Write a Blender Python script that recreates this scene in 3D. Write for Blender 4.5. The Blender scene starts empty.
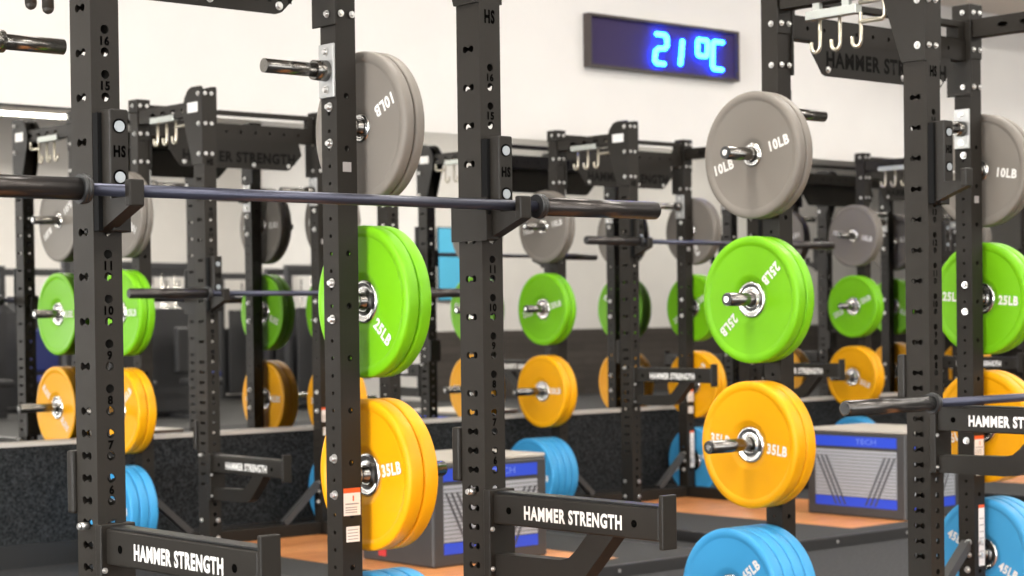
import bpy, bmesh, math, random
from mathutils import Vector, Matrix
random.seed(7)
C = bpy.context.scene.collection
PI = math.pi
H = 1.26            # eye height above the floor
PZ = 0.06           # top of the lifting platforms

# ------------------------------------------------------------------ materials
def mat(name, col, rough=0.5, metal=0.0, emit=None, estr=0.0, spec=0.5):
    m = bpy.data.materials.new(name); m.use_nodes = True
    b = m.node_tree.nodes['Principled BSDF']
    b.inputs['Base Color'].default_value = (*col, 1)
    b.inputs['Roughness'].default_value = rough
    b.inputs['Metallic'].default_value = metal
    b.inputs['Specular IOR Level'].default_value = spec
    if emit:
        b.inputs['Emission Color'].default_value = (*emit, 1)
        b.inputs['Emission Strength'].default_value = estr
    return m

def noise_mat(name, c1, c2, scale, rough, bump=0.0, detail=4, lo=0.35, hi=0.65, spec=0.5, stretch=None):
    m = mat(name, c1, rough, spec=spec); nt = m.node_tree; n = nt.nodes
    b = n['Principled BSDF']
    tc = n.new('ShaderNodeTexCoord'); src = tc.outputs['Object']
    if stretch:
        mp = n.new('ShaderNodeMapping'); mp.inputs['Scale'].default_value = stretch
        nt.links.new(src, mp.inputs['Vector']); src = mp.outputs['Vector']
    nz = n.new('ShaderNodeTexNoise'); nz.inputs['Scale'].default_value = scale; nz.inputs['Detail'].default_value = detail
    nt.links.new(src, nz.inputs['Vector'])
    r = n.new('ShaderNodeValToRGB')
    r.color_ramp.elements[0].position = lo; r.color_ramp.elements[0].color = (*c1, 1)
    r.color_ramp.elements[1].position = hi; r.color_ramp.elements[1].color = (*c2, 1)
    nt.links.new(nz.outputs['Fac'], r.inputs['Fac']); nt.links.new(r.outputs['Color'], b.inputs['Base Color'])
    if bump:
        bp = n.new('ShaderNodeBump'); bp.inputs['Strength'].default_value = bump; bp.inputs['Distance'].default_value = 0.002
        nt.links.new(nz.outputs['Fac'], bp.inputs['Height']); nt.links.new(bp.outputs['Normal'], b.inputs['Normal'])
    return m

def plank_mat(name, c1, c2, rough, pw, axis_scale, grain):
    m = mat(name, c1, rough); nt = m.node_tree; n = nt.nodes; b = n['Principled BSDF']
    tc = n.new('ShaderNodeTexCoord'); mp = n.new('ShaderNodeMapping'); mp.inputs['Rotation'].default_value = axis_scale
    nt.links.new(tc.outputs['Object'], mp.inputs['Vector'])
    br = n.new('ShaderNodeTexBrick'); br.inputs['Scale'].default_value = 1.0
    br.inputs['Brick Width'].default_value = 1.8; br.inputs['Row Height'].default_value = pw
    br.inputs['Mortar Size'].default_value = 0.003
    br.inputs['Color1'].default_value = (*c1, 1); br.inputs['Color2'].default_value = (*c2, 1)
    br.inputs['Mortar'].default_value = (*[v * 0.35 for v in c1], 1)
    nt.links.new(mp.outputs['Vector'], br.inputs['Vector'])
    m2 = n.new('ShaderNodeMapping'); m2.inputs['Scale'].default_value = (2.0, 45.0, 45.0)
    nt.links.new(mp.outputs['Vector'], m2.inputs['Vector'])
    nz = n.new('ShaderNodeTexNoise'); nz.inputs['Scale'].default_value = grain; nz.inputs['Detail'].default_value = 5
    nt.links.new(m2.outputs['Vector'], nz.inputs['Vector'])
    mx = n.new('ShaderNodeMix'); mx.data_type = 'RGBA'; mx.blend_type = 'MULTIPLY'
    mx.inputs['Factor'].default_value = 0.55
    rp = n.new('ShaderNodeValToRGB'); rp.color_ramp.elements[0].color = (0.45, 0.4, 0.36, 1); rp.color_ramp.elements[0].position = 0.3
    rp.color_ramp.elements[1].color = (1, 1, 1, 1); rp.color_ramp.elements[1].position = 0.65
    nt.links.new(nz.outputs['Fac'], rp.inputs['Fac'])
    nt.links.new(br.outputs['Color'], mx.inputs['A']); nt.links.new(rp.outputs['Color'], mx.inputs['B'])
    nt.links.new(mx.outputs['Result'], b.inputs['Base Color'])
    return m

M = {}
M['steel'] = noise_mat('rack_powder_coat', (0.0150, 0.0126, 0.0098), (0.0195, 0.0165, 0.0130), 900, 0.5, 0.0, 2, spec=0.2)
M['plate_steel'] = mat('rack_plate_steel', (0.0150, 0.0128, 0.0101), 0.45, spec=0.2)
M['peg'] = mat('dark_chrome_peg', (0.20, 0.19, 0.175), 0.24, 1.0)
M['brace'] = mat('grey_brace_coat', (0.05, 0.05, 0.05), 0.45)
M['rail'] = mat('pale_rail_steel', (0.42, 0.44, 0.41), 0.4, 0.6)
M['panel_print'] = mat('dark_panel_print', (0.0045, 0.004, 0.0035), 0.8, spec=0.1)  # flat letters coloured darker to imitate the shade of recessed lettering
M['chrome'] = mat('chrome', (0.72, 0.71, 0.69), 0.16, 1.0)
M['zinc'] = mat('zinc_bolts', (0.62, 0.61, 0.59), 0.28, 0.85)
M['silver'] = mat('galvanised_plate', (0.40, 0.40, 0.39), 0.4, 0.5)
M['grip'] = mat('brown_black_grip', (0.035, 0.029, 0.022), 0.6)
M['engraved'] = mat('engraved_black', (0.0012, 0.0011, 0.001), 0.9, spec=0.02)
M['white_print'] = mat('white_print', (0.74, 0.72, 0.68), 0.55)
M['liner'] = mat('black_plastic_liner', (0.008, 0.008, 0.008), 0.35, spec=0.3)
M['cup_liner'] = mat('dark_cup_liner', (0.007, 0.007, 0.007), 0.7, spec=0.08)
M['bolt_white'] = mat('pale_bolt_head', (0.36, 0.39, 0.41), 0.3, 0.5)
M['navy'] = mat('navy_bar_coating', (0.062, 0.065, 0.092), 0.34, 0.7)
M['sleeve_dark'] = mat('dark_chrome_sleeve', (0.055, 0.049, 0.046), 0.3, 0.8)
M['sleeve_grey'] = mat('grey_steel_sleeve', (0.10, 0.094, 0.088), 0.26, 0.9)
M['black'] = mat('black_rubber_ring', (0.012, 0.012, 0.012), 0.45)
M['rub_grey'] = mat('grey_rubber', (0.185, 0.166, 0.143), 0.5, spec=0.3)
M['rub_green'] = mat('green_rubber', (0.16, 0.46, 0.005), 0.42, spec=0.3)
M['rub_yellow'] = mat('yellow_rubber', (0.79, 0.36, 0.002), 0.42, spec=0.3)
M['rub_blue'] = mat('blue_rubber', (0.050, 0.31, 0.60), 0.42, spec=0.3)
M['hub_steel'] = mat('hub_steel', (0.62, 0.61, 0.59), 0.25, 1.0)
M['label_white'] = mat('white_sticker', (0.75, 0.73, 0.70), 0.5)
M['label_red'] = mat('orange_red_strip', (0.70, 0.10, 0.02), 0.5)
M['label_grey'] = mat('sticker_print', (0.32, 0.30, 0.29), 0.5)
M['hook_metal'] = mat('pale_hook_steel', (0.50, 0.46, 0.37), 0.3, 0.8)
M['cream'] = noise_mat('cream_wall_paint', (0.70, 0.678, 0.648), (0.72, 0.698, 0.666), 3, 0.75)
M['ceil'] = noise_mat('ceiling_paint', (0.76, 0.70, 0.62), (0.79, 0.73, 0.65), 3, 0.8)
M['speck'] = noise_mat('speckled_rubber_panel', (0.006, 0.007, 0.0075), (0.048, 0.051, 0.054), 85, 0.85, 0.0, 6, 0.38, 0.78, spec=0.15)
M['floor'] = noise_mat('grey_rubber_floor', (0.036, 0.036, 0.037), (0.060, 0.060, 0.061), 60, 0.85, 0.0, 6, spec=0.15)
M['mat_grey'] = noise_mat('dark_rubber_tile', (0.040, 0.040, 0.040), (0.058, 0.058, 0.057), 120, 0.75, 0.0, 6, spec=0.2)
M['edge'] = mat('black_platform_edging', (0.018, 0.017, 0.017), 0.5)
M['wood'] = plank_mat('platform_oak', (0.72, 0.27, 0.08), (0.84, 0.36, 0.125), 0.4, 0.09, (0, 0, 0), 3)
M['dark_plank'] = plank_mat('dark_wood_cladding', (0.055, 0.047, 0.041), (0.078, 0.067, 0.059), 0.6, 0.12, (PI / 2, 0, 0), 3)
M['trim'] = mat('pale_ledge_trim', (0.50, 0.47, 0.43), 0.5)
M['base'] = mat('black_baseboard', (0.012, 0.012, 0.012), 0.6)
M['mirror'] = mat('mirror_silver', (0.90, 0.89, 0.86), 0.0, 1.0)
M['sign_case'] = mat('dark_sign_case', (0.050, 0.040, 0.036), 0.45, spec=0.3)
M['sign_face'] = mat('smoked_sign_face', (0.050, 0.038, 0.090), 0.6, spec=0.05)  # blue put into the base colour to strengthen the LED glow
M['led'] = mat('blue_led', (0.02, 0.05, 0.1), 0.4, emit=(0.008, 0.075, 1.0), estr=62.0)
M['lamp'] = mat('lamp_diffuser', (0.9, 0.9, 0.9), 0.5, emit=(1.0, 0.96, 0.90), estr=9.0)
M['sky'] = mat('daylight_pane', (0.9, 0.9, 0.9), 0.5, emit=(0.92, 0.96, 1.0), estr=4.0)
M['box_dark'] = mat('charcoal_box_vinyl', (0.036, 0.034, 0.033), 0.5)
M['box_blue'] = mat('blue_box_vinyl', (0.018, 0.055, 0.50), 0.45)
M['box_grey'] = mat('grey_box_mesh', (0.30, 0.31, 0.33), 0.6)
M['box_line'] = mat('dark_box_line', (0.045, 0.045, 0.05), 0.6)
M['box_top'] = mat('pale_box_top', (0.42, 0.385, 0.33), 0.6)
M['box_red'] = mat('red_box_vinyl', (0.45, 0.03, 0.03), 0.5)
M['box_text'] = mat('pale_blue_print', (0.15, 0.22, 0.62), 0.5)
M['machine'] = mat('dark_machine_frame', (0.03, 0.03, 0.032), 0.45)
M['pad'] = mat('black_vinyl_pad', (0.016, 0.016, 0.017), 0.5)
M['stack'] = mat('weight_stack_grey', (0.16, 0.16, 0.165), 0.4, 0.5)
M['screen'] = mat('cyan_wall_panel', (0.10, 0.52, 0.80), 0.5)
M['navy_pad'] = mat('navy_vinyl', (0.02, 0.03, 0.14), 0.5)

# ------------------------------------------------------------------ mesh helpers
class MB:
    def __init__(s): s.bm = bmesh.new(); s.mats = []; s.cur = 0
    def use(s, m):
        if m not in s.mats: s.mats.append(m)
        s.cur = s.mats.index(m); return s
    def face(s, pts):
        vs = [s.bm.verts.new(p) for p in pts]
        f = s.bm.faces.new(vs); f.material_index = s.cur; return f
    def box(s, x0, x1, y0, y1, z0, z1, bev=0.0, rot=None):
        g = bmesh.ops.create_cube(s.bm, size=1.0)['verts']
        for v in g:
            v.co = Vector(((x0 + x1) / 2 + v.co.x * (x1 - x0), (y0 + y1) / 2 + v.co.y * (y1 - y0), (z0 + z1) / 2 + v.co.z * (z1 - z0)))
        fs = set(f for v in g for f in v.link_faces)
        if bev > 0:
            es = list(set(e for f in fs for e in f.edges))
            r = bmesh.ops.bevel(s.bm, geom=es, offset=bev, segments=2, affect='EDGES', profile=0.5)
            for f in r['faces']: f.material_index = s.cur; f.smooth = False
            fs = set(f for f in fs if f.is_valid)
        for f in fs: f.material_index = s.cur
        return s
    def cyl(s, p0, p1, r0, r1=None, n=20, smooth=True):
        r1 = r0 if r1 is None else r1
        p0 = Vector(p0); p1 = Vector(p1); d = (p1 - p0).normalized()
        a = d.orthogonal().normalized(); b = d.cross(a)
        A = []; B = []
        for i in range(n):
            t = 2 * PI * i / n; o = a * math.cos(t) + b * math.sin(t)
            A.append(s.bm.verts.new(p0 + o * r0)); B.append(s.bm.verts.new(p1 + o * r1))
        for i in range(n):
            j = (i + 1) % n
            f = s.bm.faces.new((A[i], A[j], B[j], B[i])); f.smooth = smooth; f.material_index = s.cur
        f = s.bm.faces.new(A[::-1]); f.material_index = s.cur
        f = s.bm.faces.new(B); f.material_index = s.cur
        return s
    def tube(s, pts, r, n=10):
        pts = [Vector(p) for p in pts]; rings = []
        up = None
        for i, p in enumerate(pts):
            d = (pts[min(i + 1, len(pts) - 1)] - pts[max(i - 1, 0)]).normalized()
            if up is None: up = d.orthogonal().normalized()
            a = (up - d * up.dot(d)).normalized(); up = a; b = d.cross(a)
            rings.append([s.bm.verts.new(p + (a * math.cos(2 * PI * k / n) + b * math.sin(2 * PI * k / n)) * r) for k in range(n)])
        for i in range(len(rings) - 1):
            for k in range(n):
                f = s.bm.faces.new((rings[i][k], rings[i][(k + 1) % n], rings[i + 1][(k + 1) % n], rings[i + 1][k])); f.smooth = True; f.material_index = s.cur
        for R in (rings[0][::-1], rings[-1]):
            f = s.bm.faces.new(R); f.material_index = s.cur
        return s
    def lathe_x(s, prof, n=64, close=True, smooth=True):
        # prof: list of (x, r); revolved about the X axis; closed ring if close
        R = []
        for x, r in prof:
            R.append([s.bm.verts.new((x, r * math.cos(2 * PI * k / n), r * math.sin(2 * PI * k / n))) for k in range(n)])
        m = len(R)
        for i in range(m if close else m - 1):
            a = R[i]; b = R[(i + 1) % m]
            for k in range(n):
                f = s.bm.faces.new((a[k], a[(k + 1) % n], b[(k + 1) % n], b[k])); f.smooth = smooth; f.material_index = s.cur
        return s
    def prism(s, poly, axis, a0, a1):
        # poly of 2-D points in the other two axes, extruded along axis from a0 to a1
        def P(p, a):
            if axis == 'x': return (a, p[0], p[1])
            if axis == 'y': return (p[0], a, p[1])
            return (p[0], p[1], a)
        A = [s.bm.verts.new(P(p, a0)) for p in poly]; B = [s.bm.verts.new(P(p, a1)) for p in poly]
        n = len(poly)
        for i in range(n):
            j = (i + 1) % n
            f = s.bm.faces.new((A[i], A[j], B[j], B[i])); f.material_index = s.cur
        f = s.bm.faces.new(A[::-1]); f.material_index = s.cur
        f = s.bm.faces.new(B); f.material_index = s.cur
        return s
    def panel(s, W, v0, v1, holes, fn, t=0.005):
        """flat sheet of width W from v0 to v1 with through-holes [(vc, ru, rv)]; fn(u, v, w) maps to space, w into the sheet"""
        N = 16
        cells = []; cur = v0
        for vc, ru, rv in sorted(holes):
            c = rv * 1.25
            if vc - c < cur or vc + c > v1: continue
            cells.append((cur, vc - c, None)); cells.append((vc - c, vc + c, (vc, ru, rv))); cur = vc + c
        cells.append((cur, v1, None))
        for lo, hi, h in cells:
            if h is None:
                for w in (0, t):
                    s.face([fn(-W / 2, lo, w), fn(W / 2, lo, w), fn(W / 2, hi, w), fn(-W / 2, hi, w)])
                continue
            vc, ru, rv = h; hv = (hi - lo) / 2; hu = W / 2
            ca = math.atan2(hv, hu); pair = ru > 1.5 * rv; N = 28 if pair else 16
            ang = sorted([2 * PI * i / N + 0.13 for i in range(N)] + [ca, PI - ca, PI + ca, 2 * PI - ca])
            inn = []; out = []
            for a in ang:
                cx, cy = math.cos(a), math.sin(a)
                if pair:
                    d, p = ru - rv, rv
                    k0 = d * abs(cx) + math.sqrt(p * p - d * d * cy * cy) if d * abs(cy) < p and abs(cx) > 0.3 else 0.0
                    k0 = max(k0, min(0.0042 / max(abs(cy), 1e-6), d))
                    inn.append((k0 * cx, vc + k0 * cy))
                else: inn.append((ru * cx, vc + rv * cy))
                k = min(hu / abs(cx) if abs(cx) > 1e-9 else 1e9, hv / abs(cy) if abs(cy) > 1e-9 else 1e9)
                out.append((k * cx, vc + k * cy))
            n = len(ang)
            for i in range(n):
                j = (i + 1) % n
                for w in (0, t):
                    s.face([fn(*inn[i], w), fn(*out[i], w), fn(*out[j], w), fn(*inn[j], w)])
                s.face([fn(*inn[i], 0), fn(*inn[j], 0), fn(*inn[j], t), fn(*inn[i], t)])
        return s
    def add_mesh(s, me, mx):
        n0 = len(s.bm.verts); f0 = len(s.bm.faces)
        s.bm.from_mesh(me); s.bm.verts.ensure_lookup_table(); s.bm.faces.ensure_lookup_table()
        for v in s.bm.verts[n0:]: v.co = mx @ v.co
        for f in s.bm.faces[f0:]: f.material_index = s.cur
        return s
    def build(s, name, m=None, parent=None, loc=None, recalc=True):
        if recalc: bmesh.ops.recalc_face_normals(s.bm, faces=s.bm.faces[:])
        me = bpy.data.meshes.new(name); s.bm.to_mesh(me); s.bm.free()
        for x in (s.mats or [m]): me.materials.append(M[x])
        o = bpy.data.objects.new(name, me); C.objects.link(o)
        if parent: o.parent = parent
        if loc: o.location = loc
        return o

def mb(m): return MB().use(m)

_txt = {}
def text_mesh(s, bold=0.0):
    k = (s, bold)
    if k in _txt: return _txt[k]
    cu = bpy.data.curves.new('lettering_curve', 'FONT'); cu.body = s; cu.size = 1.0; cu.offset = bold
    cu.space_character = 1.0 + bold * 3.2; cu.align_x = 'CENTER'; cu.align_y = 'CENTER'; cu.extrude = 0.0; cu.resolution_u = 3
    o = bpy.data.objects.new('lettering_curve', cu); C.objects.link(o)
    bpy.context.view_layer.update()
    me = bpy.data.meshes.new_from_object(o.evaluated_get(bpy.context.evaluated_depsgraph_get()))
    bpy.data.objects.remove(o); bpy.data.curves.remove(cu)
    xs = [v.co.x for v in me.vertices]; ys = [v.co.y for v in me.vertices]
    cx, cy = (min(xs) + max(xs)) / 2, (min(ys) + max(ys)) / 2
    w, h = max(xs) - min(xs), max(ys) - min(ys)
    for v in me.vertices: v.co.x = (v.co.x - cx) / w; v.co.y = (v.co.y - cy) / h
    _txt[k] = (me, w / h); return _txt[k]

def text_mx(center, right, up, w, h):
    r = Vector(right); u = Vector(up); n = r.cross(u)
    m = Matrix.Identity(4)
    for i in range(3): m[i][0] = r[i] * w; m[i][1] = u[i] * h; m[i][2] = n[i]; m[i][3] = center[i]
    return m

def tag(o, label=None, cat=None, group=None, kind=None):
    if label: o['label'] = label
    if cat: o['category'] = cat
    if group: o['group'] = group
    if kind: o['kind'] = kind
    return o

def empty(name, loc=(0, 0, 0)):
    o = bpy.data.objects.new(name, None); o.empty_display_size = 0.1; o.location = loc; C.objects.link(o); return o

def copy_tree(o, kids, parent=None, skip=()):
    c = o.copy(); C.objects.link(c); c.parent = parent
    for ch in kids.get(o.name, []):
        if ch.name in skip: continue
        copy_tree(ch, kids, c, skip)
    return c

def kid_map():
    k = {}
    for o in C.objects:
        if o.parent: k.setdefault(o.parent.name, []).append(o)
    return k

# ------------------------------------------------------------------ half rack (local: front-left upright at origin, x along the barbell, y to the wall, z from the platform)
W, D = 1.1433, 0.6356
WB, WA = 0.0715, 0.095      # front upright section
RB, RA = 0.0700, 0.0760     # rear upright section
TOP = 2.40
Z16 = 0.665 + 1.20
ST = 0.0508

def tube_post(m, b, a, z0, z1, side_holes, front_holes):
    m.panel(b, z0, z1, front_holes, lambda u, v, w: (u, -a / 2 + w, v))
    m.panel(b, z0, z1, front_holes, lambda u, v, w: (u, a / 2 - w, v))
    m.panel(a, z0, z1, side_holes, lambda u, v, w: (-b / 2 + w, u, v))
    m.panel(a, z0, z1, side_holes, lambda u, v, w: (b / 2 - w, u, v))
    return m

_bolt = {}
def bolt(parent, p, d, r=0.009, l=0.010):
    k = (r, l)
    if k not in _bolt:
        m = mb('zinc'); m.cyl((0, 0, 0.0002), (0, 0, 0.003), r * 1.35, n=14); m.cyl((0, 0, 0.003), (0, 0, l), r, r * 0.72, n=12)
        o = m.build('bolt'); _bolt[k] = o.data
    else:
        o = bpy.data.objects.new('bolt', _bolt[k]); C.objects.link(o)
    o.parent = parent; o.location = p
    o.rotation_euler = Vector((0, 0, 1)).rotation_difference(Vector(d)).to_euler()
    return o

side_h = [(Z16 - ST - (16 - k) * 2 * ST, 0.0225, 0.0095) for k in range(8, 18)]
zz = side_h[0][0]
side_h += [(zz - ST * i, 0.0225, 0.0095) for i in range(1, 13)]
front_h = [(Z16 - ST * i, 0.0105, 0.0105) for i in range(0, 34)]
rear_side = [(1.852 - ST * i, 0.006, 0.006) for i in range(0, 33)]
rear_front = [(1.852 - 3 * ST * i, 0.009, 0.009) for i in range(0, 12)]

def build_rack(dt):
    """dt: how much lower the top frame sits"""
    root = empty('half_rack')
    J = {'jcup': [], 'arm': []}
    top = TOP + dt
    rows = (2.385 + dt, 2.235 + dt, 2.085 + dt)
    def tmesh(name, s, bold, center, right, up, w, h, parent, m='engraved'):
        me, asp = text_mesh(s, bold)
        return mb(m).add_mesh(me, text_mx(center, right, up, w or h * asp, h)).build(name, None, parent, recalc=False)
    for ix, x in enumerate((0.0, W)):
        up = tube_post(mb('steel'), WB, WA, 0.0, top, side_h, front_h).build('front_upright', None, root, (x, 0, 0), recalc=False)
        for k in range(6, 17):
            me, asp = text_mesh(str(k), 0.045)
            tmesh('number', str(k), 0.045, (0, -WA / 2 - 0.0006, Z16 - 2 * ST * (16 - k) - 0.0258), (1, 0, 0), (0, 0, 1), min(0.021 * asp * 0.95, 0.032), 0.021, up)
        tmesh('lettering', 'HS', 0.05, (0, -WA / 2 - 0.0006, 2.00), (1, 0, 0), (0, 0, 1), 0.036, 0.037, up)
        mb('plate_steel').box(-WB / 2 - .001, WB / 2 + .001, -WA / 2 - .001, WA / 2 + .001, top - .004, top + .006, 0.002).build('post_cap', None, up)
        for z in rows:
            for xx in (-0.024, 0.012): bolt(up, (xx, -WA / 2, z), (0, -1, 0), 0.0074)
        for z in (0.21, 0.12): bolt(up, (-WB / 2, 0.02, z), (-1, 0, 0)); bolt(up, (.015, -WA / 2, z), (0, -1, 0))
        for sx in (-1, 1):
            y = WA / 2
            poly = [(-y, 2.035), (y + .001, 2.035), (y + .03, 2.12), (y + .075, 2.255), (y + .085, 2.30), (y + .082, 2.335), (y + .065, 2.375), (y + .035, 2.41), (y, 2.422), (-y + .015, 2.422), (-y, 2.415)]
            poly = [(p, q + dt) for p, q in poly]
            a = x + sx * (WB / 2 + .0005); b = x + sx * (WB / 2 + .0085)
            g = mb('plate_steel').prism(poly, 'x', min(a, b), max(a, b)).build('gusset_plate', None, root)
            for z in rows: bolt(g, (b, -0.018, z), (sx, 0, 0))
            if ix == 0 and sx < 0:
                mb('label_white').box(b - .0013, b - .0003, -0.01, 0.085, 2.295 + dt, 2.345 + dt).build('rating_label', None, g)
    for ix, x in enumerate((0.0, W)):
        inn = 1 if ix == 0 else -1
        up = tube_post(mb('steel'), RB, RA, 0.0, top, rear_side, rear_front).build('rear_upright', None, root, (x, D, 0), recalc=False)
        mb('plate_steel').box(-RB / 2 - .006, RB / 2 + .006, -RA / 2 - .006, RA / 2 + .006, 2.345 + dt, 2.415 + dt, 0.004).build('post_cap', None, up)
        m = mb('plate_steel')
        xa, xb = sorted((inn * (RB / 2 + .0005), inn * (RB / 2 + .009)))
        m.box(xa, xb, -RA / 2 - .010, RA / 2 + .03, 2.055 + dt, 2.344 + dt, 0.002)
        m.box(-RB / 2 - .002, RB / 2 + .002, -RA / 2 - .005, -RA / 2 - .0005, 2.20 + dt, 2.29 + dt, 0.002)
        m.build('corner_bracket', None, up)
        for z in (2.382, 2.236, 2.089):
            for xx in (-0.02, 0.02): bolt(up, (xx, -RA / 2 - .005, z + dt), (0, -1, 0), 0.0074)
            bolt(up, ((-RB / 2 - .009) if (inn < 0 or z > 2.35) else -RB / 2, -0.010, z + dt), (-1, 0, 0), 0.0080)
        for zc in (0.5678, 0.0565, -0.4549, -0.9663):
            for dz in (-0.053, 0.053): bolt(up, (inn * RB / 2, -0.004, zc + 1.2 + dz), (inn, 0, 0), 0.010, 0.014)
        if ix == 1:
            yl = -RA / 2 - .0008
            m = mb('label_white'); m.box(-0.030, 0.030, yl, yl + .0006, 0.632, 0.698); m.use('label_red').box(-0.030, 0.030, yl - .0001, yl + .0006, 0.698, 0.712)
            m.use('label_grey').box(-0.024, 0.024, yl - .0002, yl + .0006, 0.664, 0.668); m.use('label_red').box(0.002, 0.007, yl - .0002, yl + .0006, 0.674, 0.690)
            m.use('label_grey')
            for q in range(3): m.box(-0.024, 0.018, yl - .0002, yl + .0006, 0.640 + q * .007, 0.643 + q * .007)
            m.build('warning_label', None, up)
            m = mb('label_white').box(-0.022, 0.026, yl, yl + .0006, 0.555, 0.600); m.use('label_grey')
            for q in range(4): m.box(-0.017, 0.020, yl - .0002, yl + .0006, 0.562 + q * .009, 0.5645 + q * .009)
            m.build('serial_label', None, up)
            m = mb('label_white'); m.box(-0.008, 0.030, yl, yl + .0006, 0.195, 0.425); m.use('label_red').box(-0.008, 0.030, yl - .0001, yl + .0006, 0.425, 0.437)
            m.use('label_grey')
            for q in range(7): m.box(-0.003, 0.024, yl - .0002, yl + .0006, 0.225 + q * .026, 0.229 + q * .026)
            m.build('instruction_label', None, up)
            mb('label_grey').box(-0.016, 0.014, yl, yl + .0006, 1.632, 1.660).build('small_label', None, up)
        out = -inn
        for zc, Lp in ((0.5678, 0.235), (0.0565, 0.235), (-0.4549, 0.335), (-0.9663, 0.335)):
            x0 = x + out * RB / 2
            p = mb('peg').cyl((0, 0, 0), (out * Lp, 0, 0), 0.0235, n=24).build('storage_peg', None, root, (x0, D, zc + 1.2))
            m = mb('peg').cyl((out * .001, 0, 0), (out * .012, 0, 0), 0.036, 0.034, n=24); m.build('peg_collar', None, p)
            m = mb('black').cyl((out * Lp, 0, 0), (out * (Lp + .004), 0, 0), 0.0215, n=24); m.use('chrome').cyl((out * (Lp + .004), 0, 0), (out * (Lp + .0055), 0, 0), 0.011, n=16); m.build('peg_end_cap', None, p)
        x0 = x + inn * (RB / 2 + .009)
        p = mb('peg').cyl((0, 0, 0), (inn * .215, 0, 0), 0.0205, n=24).build('storage_peg', None, root, (x0, D, 0.725 + 1.2))
        mb('peg').cyl((inn * .001, 0, 0), (inn * .045, 0, 0), 0.031, 0.029, n=24).build('peg_collar', None, p)
        mb('silver').box(*sorted((-inn * .0085, inn * .0005)), -0.036, 0.036, -0.078, 0.078, 0.002).build('mount_plate', None, p)
        bolt(p, (inn * .0005, 0, 0.055), (inn, 0, 0)); bolt(p, (inn * .0005, 0, -0.055), (inn, 0, 0))
    # top side beams with slots
    for x in (0.0, W):
        m = mb('steel'); y0, y1 = WA / 2 + .001, D - RA / 2 - .009
        hl = [(y0 + .10 + i * .10, 0.010, 0.024) for i in range(4)]
        for sx in (-1, 1):
            m.panel(0.07, y0, y1, hl, lambda u, v, w, sx=sx, x=x: (x + sx * (0.03 - w), v, 2.318 + dt + u))
        for z0 in (2.283, 2.348): m.box(x - .03, x + .03, y0, y1, z0 + dt, z0 + .005 + dt)
        m.build('side_beam', None, root, recalc=False)
    # rear crossmember: thin bar, slot, drilled beam, hanging sign panel
    xa, xb = RB / 2 + .010, W - RB / 2 - .010
    m = mb('steel').box(xa, xb, D - .02, D + .02, 2.322, 2.347, 0.003)
    hb = [(xa + .10 + i * .0935, 0.008, 0.008) for i in range(10)]
    for sy in (-1, 1): m.panel(0.085, xa, xb, hb, lambda u, v, w, sy=sy: (v, D + sy * (0.025 - w), 2.2335 + u))
    m.box(xa, xb, D - .025, D + .025, 2.190, 2.195); m.box(xa, xb, D - .025, D + .025, 2.271, 2.276)
    for q in (xa + .02, xb - .02): m.box(q - .02, q + .02, D - .018, D + .018, 2.274, 2.324)
    m.build('rear_crossmember', None, root, recalc=False)
    d2 = dt * .75
    poly = [(.155, 2.192), (W - .155, 2.192), (W - .135, 2.155 + d2), (W - .215, 2.075 + d2), (W - .235, 2.068 + d2), (.240, 2.068 + d2), (.220, 2.075 + d2), (.157, 2.155 + d2)]
    pn = mb('plate_steel').prism(poly, 'y', D - .030, D - .0255).build('sign_panel', None, root)
    tmesh('lettering', 'HAMMER STRENGTH', 0.04, (W / 2 + .03, D - .0306, 2.130 + d2), (1, 0, 0), (0, 0, 1), 0.72, 0.060, pn, 'panel_print')
    for q in (.250, .69, W - .225): bolt(pn, (q, D - .030, 2.092 + d2), (0, -1, 0), 0.009)
    # accessory hooks under the left side beam
    rl = mb('rail').box(-.038, -.004, .243, .468, 2.226, 2.258, 0.003)
    for a, b in ((.28, .31), (.41, .44)): rl.box(-.030, -.012, a, b, 2.2575, 2.2835 + dt)
    rl = rl.build('hook_rail', None, root)
    for y in (.415, .326, .235):
        pts = [(-.021, y, 2.227), (-.021, y, 2.135)] + [(-.021, y + .019 - .019 * math.cos(t), 2.135 - .022 * math.sin(t)) for t in [PI * i / 8 for i in range(1, 9)]] + [(-.021, y + .038, 2.150)]
        mb('hook_metal').tube(pts, 0.0065, 8).build('hook', None, rl)
    m = mb('hook_metal'); m.tube([(-.021, .240, 2.262), (-.021, .143, 2.262), (-.021, .133, 2.252), (-.021, .133, 2.205), (-.021, .143, 2.196), (-.021, .240, 2.196)], 0.008, 8); m.build('hook_loop', None, rl)
    # base
    for x in (0.0, W):
        mb('steel').box(x - .033, x + .033, WA / 2 + .001, D - RA / 2 - .001, 0.0, 0.07, 0.004).build('base_beam', None, root)
    mb('steel').box(RB / 2 + .001, W - RB / 2 - .001, D - .033, D + .033, 0.0, 0.07, 0.004).build('base_beam', None, root)
    for x, s in ((0.0, 1), (W, -1)):
        a = (x + s * (RB / 2 - .004), D, 0.285); b = (x + s * .27, D, 0.075)
        d = Vector(b) - Vector(a); nn = Vector((-d.z, 0, d.x)).normalized() * 0.017
        poly = [(a[0] + nn.x, a[2] + nn.z), (b[0] + nn.x, b[2] + nn.z), (b[0] - nn.x, b[2] - nn.z), (a[0] - nn.x, a[2] - nn.z)]
        g = mb('brace').prism(poly, 'y', D - .02, D + .02).build('corner_brace', None, root)
        for z in (0.29, 0.24): bolt(g, (x - RB / 2, D - .012, z), (-1, 0, 0)); bolt(g, (x, D - RA / 2, z), (0, -1, 0))
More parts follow.
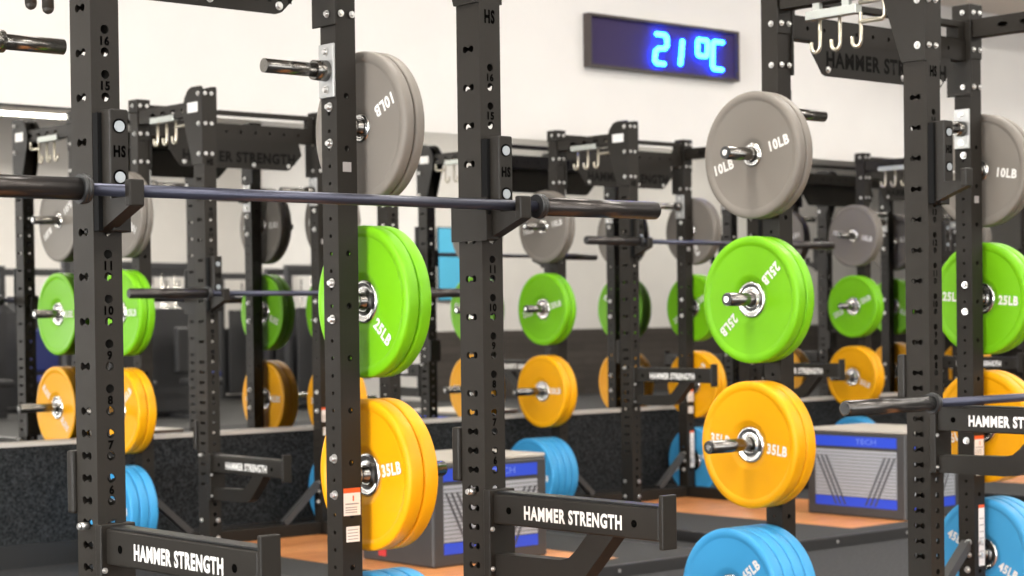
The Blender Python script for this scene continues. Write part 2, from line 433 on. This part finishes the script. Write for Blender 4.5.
    # J cups (origin at the bar axis height)
    for ix, x in enumerate((0.0, W)):
        inn = 1 if ix == 0 else -1
        f = -WA / 2 - .0008
        m = mb('plate_steel')
        m.box(-.0235, .0235, -.107, f, -.02, .186, 0.004)
        m.box(-.0220, .0105, -.190, -.105, -.033, -.0145, 0.002)
        m.prism([(f, -.088), (f, -.015), (-.107, -.015), (-.19, -.015), (-.191, -.034)], 'x', -.0235, .012)
        m.box(-.0245, .013, -.192, -.168, -.036, .024, 0.004)
        xa, xb = sorted((inn * (WB / 2 + .0008), inn * (WB / 2 + .0085)))
        m.prism([(WA / 2 + .022, -.088), (WA / 2 + .022, .018), (WA / 2 + .008, .026), (-.075, .026), (-.075, -.088)], 'x', xa, xb)
        xc, xd = sorted((0.0, inn * (WB / 2 + .0085)))
        m.box(xc, xd, -.076, f, -.086, -.020, 0.002)
        m.box(xc, xd, WA / 2 + .0008, WA / 2 + .022, -.086, .016, 0.002)
        j = m.build('j_cup', None, root, (x, 0, 0.294 + 1.2)); J['jcup'].append(j)
        mb('cup_liner').box(-.0345, -.0240, -.070, f, -.085, .180).build('plastic_liner', None, j)
        for z in (.148, .034):
            m = mb('engraved').cyl((0, -.107, z), (0, -.1085, z), 0.0165, n=20)
            m.use('bolt_white').cyl((-.001, -.1085, z - .001), (-.001, -.111, z - .001), 0.0125, n=20)
            m.build('cup_bolt', None, j)
        tmesh('lettering', 'HS', 0.05, (0, -.1076, .091), (1, 0, 0), (0, 0, 1), 0.031, 0.027, j)
    # spotter arms (origin at the top of the arm)
    for x in (0.0, W):
        f = -WA / 2 - .0008
        a = mb('plate_steel').box(-.030, .022, -.684, -.070, -.086, -.006, 0.004).build('spotter_arm', None, root, (x, 0, -0.455 + 1.2)); J['arm'].append(a)
        mb('liner').box(-.027, .019, -.682, -.085, -.0065, 0.0, 0.002).build('top_liner', None, a)
        mb('plate_steel').box(-.031, .018, -.699, -.6845, -.106, .026, 0.003).build('end_stop', None, a)
        m = mb('plate_steel').box(-.0445, .0445, -.0745, f, -.225, .004, 0.003)
        m.box(-.0455, .0455, WA / 2 + .001, WA / 2 + .032, .02, .165, 0.006)
        m.build('mount_bracket', None, a)
        poly = [(-.073, -.166), (-.33, -.160), (-.362, -.152), (-.385, -.134), (-.432, -.086), (-.525, -.086), (-.432, -.183), (-.405, -.207), (-.37, -.219), (-.33, -.223), (-.073, -.224)]
        mb('plate_steel').prism(poly, 'x', -.028, .018).build('support_strut', None, a)
        tmesh('lettering', 'HAMMER STRENGTH', 0.04, (-.0306, -.377, -.049), (0, -1, 0), (0, 0, 1), 0.362, 0.037, a, 'white_print')
        for y in (-.135, -.60):
            mb('engraved').cyl((-.0300, y, -.048), (-.0308, y, -.048), 0.0095, n=14).build('bolt_hole', None, a)
        m = mb('zinc').cyl((-WB / 2 - .020, -.002, -.004), (-WB / 2 - .001, -.002, -.004), 0.0085, n=14); m.cyl((-WB / 2 - .026, -.002, -.004), (-WB / 2 - .020, -.002, -.004), 0.0065, 0.0085, n=14)
        m.build('locking_pin', None, a)
        for z in (-.10, -.205): bolt(a, (-.036, -.0745, z), (0, -1, 0), 0.005, 0.007)
    return root, J

rack0, J0 = build_rack(0.0)
rack1, J1 = build_rack(-0.045)

# ------------------------------------------------------------------ where everything stands
X1, Y1 = 2.1661, 3.9297
L = 3.0688
ROW = 8.26
racks = {
    'R1': dict(loc=(X1, Y1), j=0, arm=0, label='dark grey half rack in left foreground with long barbell across its hooks', nm='left foreground rack'),
    'R2': dict(loc=(X1 + L, Y1), j=3, arm=3, label='dark grey half rack in right foreground with barbell lying on its spotter arms', nm='right foreground rack'),
    'A': dict(loc=(5.16, ROW), j=-3, arm=-4, label='half rack farthest left in the back row, by the dark speckled wall panel', nm='left back row rack'),
    'B': dict(loc=(8.12, ROW), j=3, arm=3, label='half rack in the middle of the back row, below the temperature sign', nm='middle back row rack'),
    'C': dict(loc=(11.14, ROW), j=3, arm=3, label='half rack at the right end of the back row, behind the right foreground rack', nm='right back row rack'),
}
KM = kid_map()
GR = 'dark grey half racks'
for k, r in racks.items():
    if k == 'R1': o = rack0
    elif k == 'R2': o = copy_tree(rack0, KM)
    elif k == 'C': o = rack1
    else: o = copy_tree(rack1, KM, None, (J1['arm'][1].name,) if k == 'A' else ())
    for ch in [q for q in C.objects if q.parent == o]:
        n = ch.name.split('.')[0]
        if n == 'j_cup': ch.location.z = 0.294 + 1.2 + ST * r['j']
        if n == 'spotter_arm': ch.location.z = -0.455 + 1.2 + ST * r['arm']
    o.location = (*r['loc'], PZ)
    tag(o, r['label'], 'weight rack', GR)

# ------------------------------------------------------------------ dark grip handles hanging from the hooks of the left foreground rack
for (x, y, zb, lb) in ((2.232, 4.364, .777, 'leftmost'), (2.232, 4.275, .755, 'longest, middle'), (2.225, 4.184, .778, 'rightmost')):
    root = empty('grip_handle', (x, y, zb + H))
    m = mb('grip').cyl((0, 0, .0145), (0, 0, .10), .0145, n=16)
    bmesh.ops.create_icosphere(m.bm, subdivisions=2, radius=.0145, matrix=Matrix.Translation((0, 0, .0145)))
    m.build('grip', None, root)
    zt = 2.120 + PZ - H - zb
    mb('hook_metal').tube([(0, 0, .098), (0, 0, zt - .02), (-.02, 0, zt), (2.1535 - x, 0, zt)], .003, 8).build('hanger_wire', None, root)
    tag(root, '%s of three dark rounded grip ends hanging at the upper left corner' % lb, 'handle', 'hanging grip handles')

# ------------------------------------------------------------------ bumper plates
KINDS = {
    'grey': dict(m='rub_grey', t=0.037, txt='10LB', hub=0.044, rec=0.008),
    'green': dict(m='rub_green', t=0.045, txt='25LB', hub=0.066, rec=0.012),
    'yellow': dict(m='rub_yellow', t=0.053, txt='35LB', hub=0.066, rec=0.014),
    'blue': dict(m='rub_blue', t=0.053, txt='45LB', hub=0.066, rec=0.014),
}
PROTO = {}
def plate_proto(c):
    k = KINDS[c]; t = k['t'] / 2; R = 0.2250; rc = k['hub']; d = k['rec']
    half = [(t - d, 0.0262), (t - d, rc), (t - d + .002, rc + .003), (t - .004, rc + .018), (t - .003, rc + .026), (t - .0045, R - .036), (t - .0035, R - .030), (t, R - .026), (t, R - .013), (t - .0015, R - .0055), (t - .0045, R - .0012), (t - .009, R)]
    prof = half + [(-x, r) for x, r in half[::-1]]
    root = mb(k['m']).lathe_x(prof, 72).build('bumper_plate')
    for f in root.data.polygons: f.use_smooth = True
    h = t - d + .0035
    hp = [(h + .003, 0.0255), (h + .003, 0.031), (h - .001, 0.036), (h - .0015, rc - .016), (h + .0015, rc - .012), (h + .002, rc - .006), (h - .002, rc - .0005), (h - .0035, rc - .0005)]
    mb('hub_steel').lathe_x(hp + [(-x, r) for x, r in hp[::-1]], 40).build('hub_insert', None, root)
    me, asp = text_mesh(k['txt'], 0.045)
    for s in (-1, 1):
        x = s * (t - .0034)
        if s < 0: rt = Vector((0, -1, 0))
        else: rt = Vector((0, 1, 0))
        for q in (-1, 1):
            mb('white_print').add_mesh(me, text_mx(rt * (q * 0.134) + Vector((x + s * .0012, 0, 0)), rt, (0, 0, 1), 0.092, 0.038)).build('lettering', None, root, recalc=False)
    return root
for c in KINDS: PROTO[c] = plate_proto(c)
KM = kid_map()
used = set()
ZC = {'grey': 0.5678, 'green': 0.0565, 'yellow': -0.4549, 'blue': -0.9663}
POS = {1: ['single'], 2: ['outer', 'inner'], 3: ['outermost', 'middle', 'innermost'], 4: ['outermost', 'second', 'third', 'innermost']}
def stack(rk, side, counts, angs, off=0.03):
    X, Y = racks[rk]['loc']; nm = racks[rk]['nm']
    out = -1 if side == 'left' else 1
    x0 = X + (0 if side == 'left' else W) + out * (RB / 2 + off)
    for c, n, ang in zip(('grey', 'green', 'yellow', 'blue'), counts, angs):
        t = KINDS[c]['t']
        for i in range(n):          # i = 0 next to the post
            if c not in used: o = PROTO[c]; used.add(c)
            else: o = copy_tree(PROTO[c], KM)
            o.location = (x0 + out * (t / 2 + i * (t + .0012)), Y + D, ZC[c] + 1.2 + PZ - .0018)
            # the label turns with each plate; ang is for the face that looks towards -x
            vis = (i == n - 1) if side == 'left' else (i == 0)
            a = ang if vis else random.uniform(0, 360)
            o.rotation_euler = (-math.radians(a), 0, 0)
            p = POS[n][n - 1 - i]
            num = KINDS[c]['txt'] + ' ' if vis else ''
            tag(o, '%s %s %srubber bumper plate on the %s side of the %s' % (p, c, num, side, nm), 'weight plate', '%s bumper plates' % c)
stack('R1', 'right', (2, 2, 2, 3), (205, -42, 10, 20), 0.036)
stack('R2', 'left', (2, 2, 2, 4), (15, 222, -6, 40))
stack('R2', 'right', (2, 2, 2, 3), (-8, -4, 20, -25))
stack('A', 'left', (2, 2, 2, 3), (150, 0, 40, 0), 0.016)
stack('A', 'right', (2, 2, 2, 3), (0, 20, 0, 30), 0.016)
stack('B', 'left', (2, 2, 2, 4), (8, 12, 2, -5), 0.016)
stack('B', 'right', (2, 2, 2, 2), (-65, 30, 50, 20), 0.016)
stack('C', 'left', (2, 2, 2, 2), (-10, 22, -20, 20), 0.016)
stack('C', 'right', (2, 2, 2, 2), (-10, 22, -20, 20), 0.016)

# ------------------------------------------------------------------ barbells
def barbell(xl, shaft, y, zc, sleeve, label, right=True):
    """xl: inner end of the left sleeve (collar)"""
    z = zc + H
    root = empty('barbell', (xl + shaft / 2, y, z - .014))
    h = shaft / 2; zo = .014
    m = mb('navy').cyl((-h - .01, 0, zo), (h + .01, 0, zo), 0.014, n=20); m.build('shaft', None, root)
    for s in (-1, 1):
        m = mb(sleeve).cyl((s * (h + .0215), 0, zo), (s * (h + .446), 0, zo), 0.0248, n=28)
        m.cyl((s * (h + .446), 0, zo), (s * (h + .451), 0, zo), 0.0248, 0.021, n=28)
        sl = m.build('sleeve', None, root)
        m = mb('black').cyl((s * (h + .001), 0, zo), (s * (h + .012), 0, zo), 0.031, 0.034, n=28)
        m.cyl((s * (h + .012), 0, zo), (s * (h + .022), 0, zo), 0.034, 0.0325, n=28)
        m.build('collar', None, sl)
        mb('black').cyl((s * (h + .4512), 0, zo), (s * (h + .4525), 0, zo), 0.018, n=20).build('end_cap', None, sl)
    tag(root, label, 'barbell', 'barbells')
    return root
barbell(2.062, 1.31, Y1 - .150, 0.2945, 'sleeve_dark', 'long barbell with navy shaft and dark sleeves across the left foreground rack')
barbell(5.055, 1.42, Y1 - .175, -0.2883, 'sleeve_grey', 'barbell lying low on the spotter arms of the right foreground rack')
barbell(5.083, 1.31, ROW - .150, 0.1422, 'sleeve_dark', 'blurred barbell across the left back row rack, behind the long foreground barbell')
barbell(8.078, 1.31, ROW - .150, 0.4470, 'sleeve_dark', 'blurred dark barbell across the middle back row rack')

# ------------------------------------------------------------------ lifting platforms
def platform(rk, label, lx=.43):
    X, Y = racks[rk]['loc']
    x0, x1 = X - lx, X + 2.05; y0, y1 = Y - 1.585, min(Y + .86, 9.155)
    root = empty('lifting_platform', ((x0 + x1) / 2, (y0 + y1) / 2, 0))
    cx, cy = (x0 + x1) / 2, (y0 + y1) / 2
    wa, wb = X + .36 - cx, X + 1.50 - cx
    hx, hy = (x1 - x0) / 2, (y1 - y0) / 2
    e = .035
    m = mb('edge'); m.box(-hx, hx, -hy, -hy + e, 0, PZ, .003); m.box(-hx, hx, hy - e, hy, 0, PZ, .003)
    m.box(-hx, -hx + e, -hy + e, hy - e, 0, PZ, .003); m.box(hx - e, hx, -hy + e, hy - e, 0, PZ, .003)
    for bx in (-.7, -.2, .3): m.use('zinc').cyl((bx * hx, -hy, .032), (bx * hx, -hy - .004, .032), .009, n=12)
    m.build('steel_edging', None, root)
    mb('mat_grey').box(-hx + e, wa, -hy + e, hy - e, 0, PZ - .0005).build('rubber_tile', None, root)
    mb('mat_grey').box(wb, hx - e, -hy + e, hy - e, 0, PZ - .0005).build('rubber_tile', None, root)
    mb('wood').box(wa + .0005, wb - .0005, -hy + .2, hy - e, 0, PZ - .0005).build('wood_inset', None, root)
    mb('mat_grey').box(wa + .0005, wb - .0005, -hy + e, -hy + .1995, 0, PZ - .0005).build('rubber_tile', None, root)
    tag(root, label, 'platform', 'lifting platforms')
platform('R1', 'black edged lifting platform under the left foreground rack')
platform('R2', 'black edged lifting platform under the right foreground rack')
platform('A', 'lifting platform with wood inset under the left back row rack', .06)
platform('B', 'lifting platform with wood inset under the middle back row rack, behind the large yellow plate', .37)
platform('C', 'lifting platform under the right back row rack')

# ------------------------------------------------------------------ plyo boxes
def plyo_box(x0, x1, y0, y1, h, label):
    root = empty('plyometric_box', ((x0 + x1) / 2, (y0 + y1) / 2, PZ))
    hx, hy = (x1 - x0) / 2, (y1 - y0) / 2
    mb('box_dark').box(-hx, hx, -hy, hy, 0.0, h - .02, .012).build('body', None, root)
    mb('box_top').box(-hx + .003, hx - .003, -hy + .003, hy - .003, h - .0195, h, .006).build('top_pad', None, root)
    for face in (('y',) if label.startswith('charcoal') else ('x', 'y')):
        w = hy if face == 'x' else hx
        def P(u, z, k):          # u to the right when one looks at the face
            return (-hx - k, -u, z) if face == 'x' else (u, -hy - k, z)
        def quad(m, pts, k0, k1):
            A = [P(u, z, k0) for u, z in pts]; B = [P(u, z, k1) for u, z in pts]
            m.face(B); n = len(pts)
            for i in range(n): m.face([A[i], A[(i + 1) % n], B[(i + 1) % n], B[i]])
        a = w - .065
        g = mb('box_grey'); quad(g, [(-a, .12), (a, .12), (a, .395), (-a, .395)], 0, .002)
        g.use('box_line')
        for i in range(13): quad(g, [(-a, .135 + i * .02), (a, .135 + i * .02), (a, .1385 + i * .02), (-a, .1385 + i * .02)], .002, .0026)
        g.build('mesh_panel', None, root)
        b = mb('box_blue'); quad(b, [(-a, .415), (a, .415), (a, .475), (-a, .475)], 0, .0025)
        bo = b.build('blue_band', None, root)
        me, asp = text_mesh('TECH')
        t = mb('box_text'); rt = (0, -1, 0) if face == 'x' else (1, 0, 0)
        t.add_mesh(me, text_mx(P(.08, .446, .0032), rt, (0, 0, 1), .15, .032)); t.build('lettering', None, bo, recalc=False)
        b = mb('box_blue'); quad(b, [(-a, .06), (a, .06), (a, .115), (-a, .115)], 0, .0025); b.build('blue_band', None, root)
        c = mb('box_line')
        for s in (-1, 1):
            for i in range(3):
                u0 = s * (a - .005 - i * .035); u1 = s * (a - .15 - i * .035)
                if i == 0: pass
                quad(c, sorted([(u0, .36), (u0 - s * .014, .36)]) + sorted([(u1 - s * .014, .07), (u1, .07)], reverse=True), .0026, .0036)
        c.build('chevron_stripes', None, root)
    if label.startswith('charcoal'):
        mb('box_red').box(-hx - .004, -hx, hy - .20, hy - .14, .03, .14).build('red_tab', None, root)
    tag(root, label, 'plyo box', 'plyometric boxes')
plyo_box(8.97, 9.50, 6.872, 7.608, 0.52, 'blue and grey padded plyometric box beside the large yellow plate, right of centre')
plyo_box(5.755, 6.490, 7.215, 7.79, 0.52, 'charcoal and blue plyometric box behind the second upright of the left foreground rack')

# ------------------------------------------------------------------ LED temperature sign
YW = 9.24
sx0, sx1, sz0, sz1 = 8.685, 10.135, 1.648 + H, 2.000 + H
sg = empty('temperature_sign', ((sx0 + sx1) / 2, YW, (sz0 + sz1) / 2))
hx, hz = (sx1 - sx0) / 2, (sz1 - sz0) / 2
m = mb('sign_case'); dp = .065; fr = .018
m.box(-hx, hx, -.012, -.001, -hz, hz)
for a, b, c, d in ((-hx, hx, -hz, -hz + fr), (-hx, hx, hz - fr, hz)): m.box(a, b, -dp, -.012, c, d)
for a, b in ((-hx, -hx + fr), (hx - fr, hx)): m.box(a, b, -dp, -.012, -hz + fr, hz - fr)
m.build('case', None, sg)
mb('sign_face').box(-hx + fr, hx - fr, -.034, -.0125, -hz + fr, hz - fr).build('display_face', None, sg)
ox = -hx
def sc(px, pz): return (ox + px, pz)
def glyph(name, chains, r=.0172):
    g = mb('led')
    for ch in chains:
        for a, b in zip(ch, ch[1:]):
            p, q = sc(*a), sc(*b)
            g.tube([(p[0], -.064, p[1]), (q[0], -.064, q[1])], r, 10)
        for a in ch:
            e = sc(*a); bmesh.ops.create_icosphere(g.bm, subdivisions=2, radius=r, matrix=Matrix.Translation((e[0], -.064, e[1])))
    g.build(name, None, sg)
glyph('led_digit', [[(0.625, .088), (0.70, .088), (0.722, .068), (0.722, .02), (0.70, -.005), (0.64, -.008), (0.610, -.03), (0.602, -.09), (0.622, -.11), (0.69, -.11)]])
glyph('led_digit', [[(.872, .058), (.862, -.03), (.850, -.095)]], .018)
glyph('led_degree_sign', [[(1.035, .085), (1.115, .085), (1.125, .07), (1.120, -.01), (1.105, -.025), (1.035, -.025), (1.022, -.01), (1.025, .07), (1.035, .085)]])
glyph('led_letter', [[(1.275, .085), (1.195, .085), (1.178, .065), (1.172, -.085), (1.19, -.106), (1.265, -.106)]])
tag(sg, 'wide black LED sign with blue digits reading 21 degrees, mounted on cream wall', 'sign')

# ------------------------------------------------------------------ the room
def struct(name, m, bx, bev=0):
    o = mb(m)
    for b in bx: o.box(*b, bev)
    o = o.build(name); o['kind'] = 'structure'; return o
CZ = 3.45 + H
XL, XR, YF, YN = -30.0, 42.0, -9.0, -4.6
XS = 18.3
struct('floor', 'floor', [(XL, XR, YF, 9.5, -.1, 0)])
struct('floor_rubber', 'mat_grey', [(5.0, 18.2, YF + .3, -1.2, 0, .012)])
struct('ceiling', 'ceil', [(XL, XR, YF, 9.5, CZ, CZ + .1)])
struct('ceiling_soffit', 'ceil', [(11.6, XR, 8.2, YW, 2.43 + H, CZ)])
struct('ceiling_beam', 'machine', [(XL, 15.6, -7.4, -7.1, 3.02 + H, CZ)])
struct('wall_back', 'cream', [(XL, XR, YW, 9.45, 0, CZ)])
ledge = -.612 + H
struct('wall_back_lower', 'speck', [(XL, XR, 9.17, YW, 0.12, ledge - .02)])
struct('trim_1', 'trim', [(XL, XR, 9.162, YW, ledge - .02, ledge)])
struct('baseboard_back', 'base', [(XL, XR, 9.16, YW, 0, .12)])
struct('wall_left', 'cream', [(XL - .15, XL, YF, 9.45, 0, CZ)])
struct('wall_right', 'cream', [(XR, XR + .15, YN, 9.45, 0, CZ)])
struct('wall_front', 'cream', [(XS, XR, YN - .15, YN, 0, CZ), (XS, XS + .15, YF, YN - .15, 0, CZ)])
struct('wall_front_cladding', 'dark_plank', [(XS + .0, XR, YN, YN + .02, 0, 1.07)])
# far wall with a run of bright windows
wx = [(-28.0 + i * 2.4, -28.0 + i * 2.4 + 1.9) for i in range(14)] + [(10.9, 12.0), (12.25, 13.35)]
pieces = [(XL, XS, YF - .15, YF, 0, 1.0), (XL, XS, YF - .15, YF, 2.75, CZ)]
cur = XL
for a, b in wx: pieces.append((cur, a, YF - .15, YF, 1.0, 2.75)); cur = b
pieces.append((cur, XS, YF - .15, YF, 1.0, 2.75))
struct('wall_far', 'cream', pieces)
for i, (a, b) in enumerate(wx):
    o = struct('window_%d' % (i + 1), 'edge', [(a, b, YF - .1, YF - .04, 1.0, 1.05), (a, b, YF - .1, YF - .04, 2.70, 2.75), (a, a + .05, YF - .1, YF - .04, 1.05, 2.70), (b - .05, b, YF - .1, YF - .04, 1.05, 2.70), ((a + b) / 2 - .02, (a + b) / 2 + .02, YF - .1, YF - .04, 1.05, 2.70)])
    p = mb('sky').box(a + .05, b - .05, YF - .085, YF - .075, 1.05, 2.70).build('window_pane', None, o)
mr = mb('mirror').box(XL + .05, XR - .05, YW - .006, YW - .0005, ledge + .001, 1.148 + H).build('wall_mirror')
tag(mr, 'long mirror fixed along the wall above the dark speckled panel', 'mirror')

# ------------------------------------------------------------------ ceiling lamps
def lamp(x, y, lx, ly, p):
    root = empty('ceiling_light', (x, y, CZ))
    m = mb('trim'); f = .03
    m.box(-lx / 2, lx / 2, -ly / 2, -ly / 2 + f, -.06, 0); m.box(-lx / 2, lx / 2, ly / 2 - f, ly / 2, -.06, 0)
    m.box(-lx / 2, -lx / 2 + f, -ly / 2 + f, ly / 2 - f, -.06, 0); m.box(lx / 2 - f, lx / 2, -ly / 2 + f, ly / 2 - f, -.06, 0)
    m.build('frame', None, root)
    mb('lamp').box(-lx / 2 + f, lx / 2 - f, -ly / 2 + f, ly / 2 - f, -.045, -.01).build('diffuser', None, root)
    ld = bpy.data.lights.new('lamp_light', 'AREA'); ld.shape = 'RECTANGLE'; ld.size = lx - 2 * f; ld.size_y = ly - 2 * f
    ld.energy = p; ld.color = (1.0, 0.955, 0.89)
    lo = bpy.data.objects.new('lamp_light', ld); C.objects.link(lo); lo.parent = root; lo.location = (0, 0, -.05)
    return root
lamps = []
def daylight_area(name, loc, rot, sx, sy, p):
    ld = bpy.data.lights.new(name, 'AREA'); ld.shape = 'RECTANGLE'; ld.size = sx; ld.size_y = sy; ld.energy = p; ld.color = (0.97, 0.98, 1.0)
    lo = bpy.data.objects.new(name, ld); C.objects.link(lo); lo.location = loc; lo.rotation_euler = rot
daylight_area('window_daylight', (XL + .02, 0.2, 2.0), (0, -PI / 2, 0), 4.2, 17.5, 15000)  # unseen fill at the windowless left wall, added to brighten left-facing plates
daylight_area('window_daylight', (-1.0, YF + .02, 2.0), (PI / 2, 0, 0), 18.0, 2.6, 700)
for iy, y in enumerate((-6.0, -2.5, 1.0, 4.6, 7.0)):  # the last row is weak fill, added to lift the back row plates
    for ix, x in enumerate((-6.6, -3.0, 0.6, 4.2, 7.8, 11.4, 15.0, 19.0, 24.0)):
        if y < YN and x > XS - 1: continue
        ly = lamp(x, y, 1.8, 0.6, 28 if iy == 4 else 108)
        tag(ly, 'flat white ceiling light panel, row %s, place %s along the room' % (['one', 'two', 'three', 'four', 'five'][iy], ['one', 'two', 'three', 'four', 'five', 'six', 'seven', 'eight', 'nine'][ix]), 'ceiling light', 'ceiling light panels')

o = lamp(12.6, -5.9, 1.8, 0.5, 40); o.location.z = 2.95 + H
m = mb('machine')
for q in (-.8, .8): m.cyl((q, 0, .0), (q, 0, CZ - 2.95 - H), .008, n=8)
m.build('suspension_rod', None, o)
tag(o, 'suspended light panel, a bright blurred glow at the top left of the mirror', 'ceiling light', 'ceiling light panels')

# ------------------------------------------------------------------ machines across the room, seen in the mirror
def cable_machine(x, y, label, pad='pad'):
    root = empty('cable_machine', (x, y, 0))
    m = mb('machine')
    m.box(-.55, .55, -.05, .05, 0, .08, .01); m.box(-.55, -.46, -.05, .05, .08, 1.95, .01); m.box(.46, .55, -.05, .05, .08, 1.95, .01)
    m.box(-.55, .55, -.05, .05, 1.95, 2.05, .01); m.box(-.05, .05, -.05, .8, 0, .07, .01)
    m.build('frame', None, root)
    m = mb('stack')
    for i in range(14): m.box(-.17, .17, -.12, .12, .12 + i * .05, .165 + i * .05, .004)
    m.build('weight_stack', None, root)
    mb('machine').box(-.45, .45, -.16, -.12, .10, 1.0 + (x * 7 % 5) * .14, .01).build('rear_shroud', None, root)
    mb('machine').box(-.45, .45, .12, .16, .10, 1.45, .01).build('front_shroud', None, root)
    m = mb('chrome').cyl((-.10, 0, .1), (-.10, 0, 1.9), .012); m.cyl((.10, 0, .1), (.10, 0, 1.9), .012); m.build('guide_rods', None, root)
    mb(pad).box(-.2, .2, .55, 1.0, .45, .55, .03).build('seat', None, root)
    mb('machine').box(-.04, .04, .66, .76, .07, .45, .005).build('seat_post', None, root)
    mb(pad).box(-.2, .2, .42, .53, .6, 1.2, .03).build('backrest', None, root)
    tag(root, label, 'gym machine', 'cable machines across the room')
cm = [(11.2, -5.4), (12.7, -6.6), (14.0, -5.2), (15.2, -6.8), (16.6, -5.6), (12.0, -7.9), (14.6, -8.2), (10.0, -4.2), (17.3, -8.0), (13.2, -3.6), (15.8, -3.9), (12.0, -3.2)]
words = ['first', 'second', 'third', 'fourth', 'fifth', 'sixth', 'seventh', 'eighth', 'ninth', 'tenth', 'eleventh', 'twelfth']
for i, (x, y) in enumerate(cm):
    cable_machine(x, y, '%s dark cable machine across the room, a blurred reflection at left of the mirror' % words[i], 'navy_pad' if i in (1, 3) else 'pad')
def wall_panel(x0, x1, z0, z1, y, label):
    root = mb('screen').box(x0, x1, y, y + .03, z0, z1, .004).build('wall_poster')
    m = mb('edge'); m.box(x0 - .02, x1 + .02, y - .0, y + .012, z0 - .02, z1 + .02); m.build('poster_frame', None, root)
    tag(root, label, 'poster')
wall_panel(18.55, 19.15, 1.05 + H - .75, 1.95 + H - .55, YN + .02, 'pale blue poster reflected in the mirror beside the large grey plate')

# ------------------------------------------------------------------ world, camera
w = bpy.data.worlds.new('world'); bpy.context.scene.world = w; w.use_nodes = True
w.node_tree.nodes['Background'].inputs['Color'].default_value = (1, 0.98, 0.95, 1)
w.node_tree.nodes['Background'].inputs['Strength'].default_value = 0.5
f, phi, th, ro, sy = 1921.137, 0.715533, 0.0135859, -0.0128475, 56.47
Rr = Vector((0.75459794, -0.65606165, -0.01284715)); Ur = Vector((0.01860874, 0.00182484, 0.99982518)); F = Vector((0.65592352, 0.7547051, -0.0135855))
cam = bpy.data.cameras.new('camera'); co = bpy.data.objects.new('camera', cam); C.objects.link(co)
mx = Matrix.Identity(4)
for i in range(3): mx[i][0] = Rr[i]; mx[i][1] = Ur[i]; mx[i][2] = -F[i]
mx[2][3] = H
co.matrix_world = mx
cam.sensor_width = 36; cam.lens = f / 1024 * 36; cam.shift_y = sy / 1024
cam.clip_start = .1; cam.clip_end = 200
cam.dof.use_dof = True; cam.dof.focus_distance = 4.7; cam.dof.aperture_fstop = 5.6
s = bpy.context.scene; s.camera = co
s.view_settings.view_transform = 'Standard'; s.view_settings.look = 'None'; s.view_settings.gamma = 1; s.view_settings.use_curve_mapping = False
s.view_settings.exposure = -0.27
try:
    s.cycles.use_denoising = True; s.cycles.max_bounces = 10; s.cycles.glossy_bounces = 6
    s.cycles.sample_clamp_indirect = 0.0; s.cycles.caustics_reflective = False; s.cycles.caustics_refractive = False
except Exception: pass
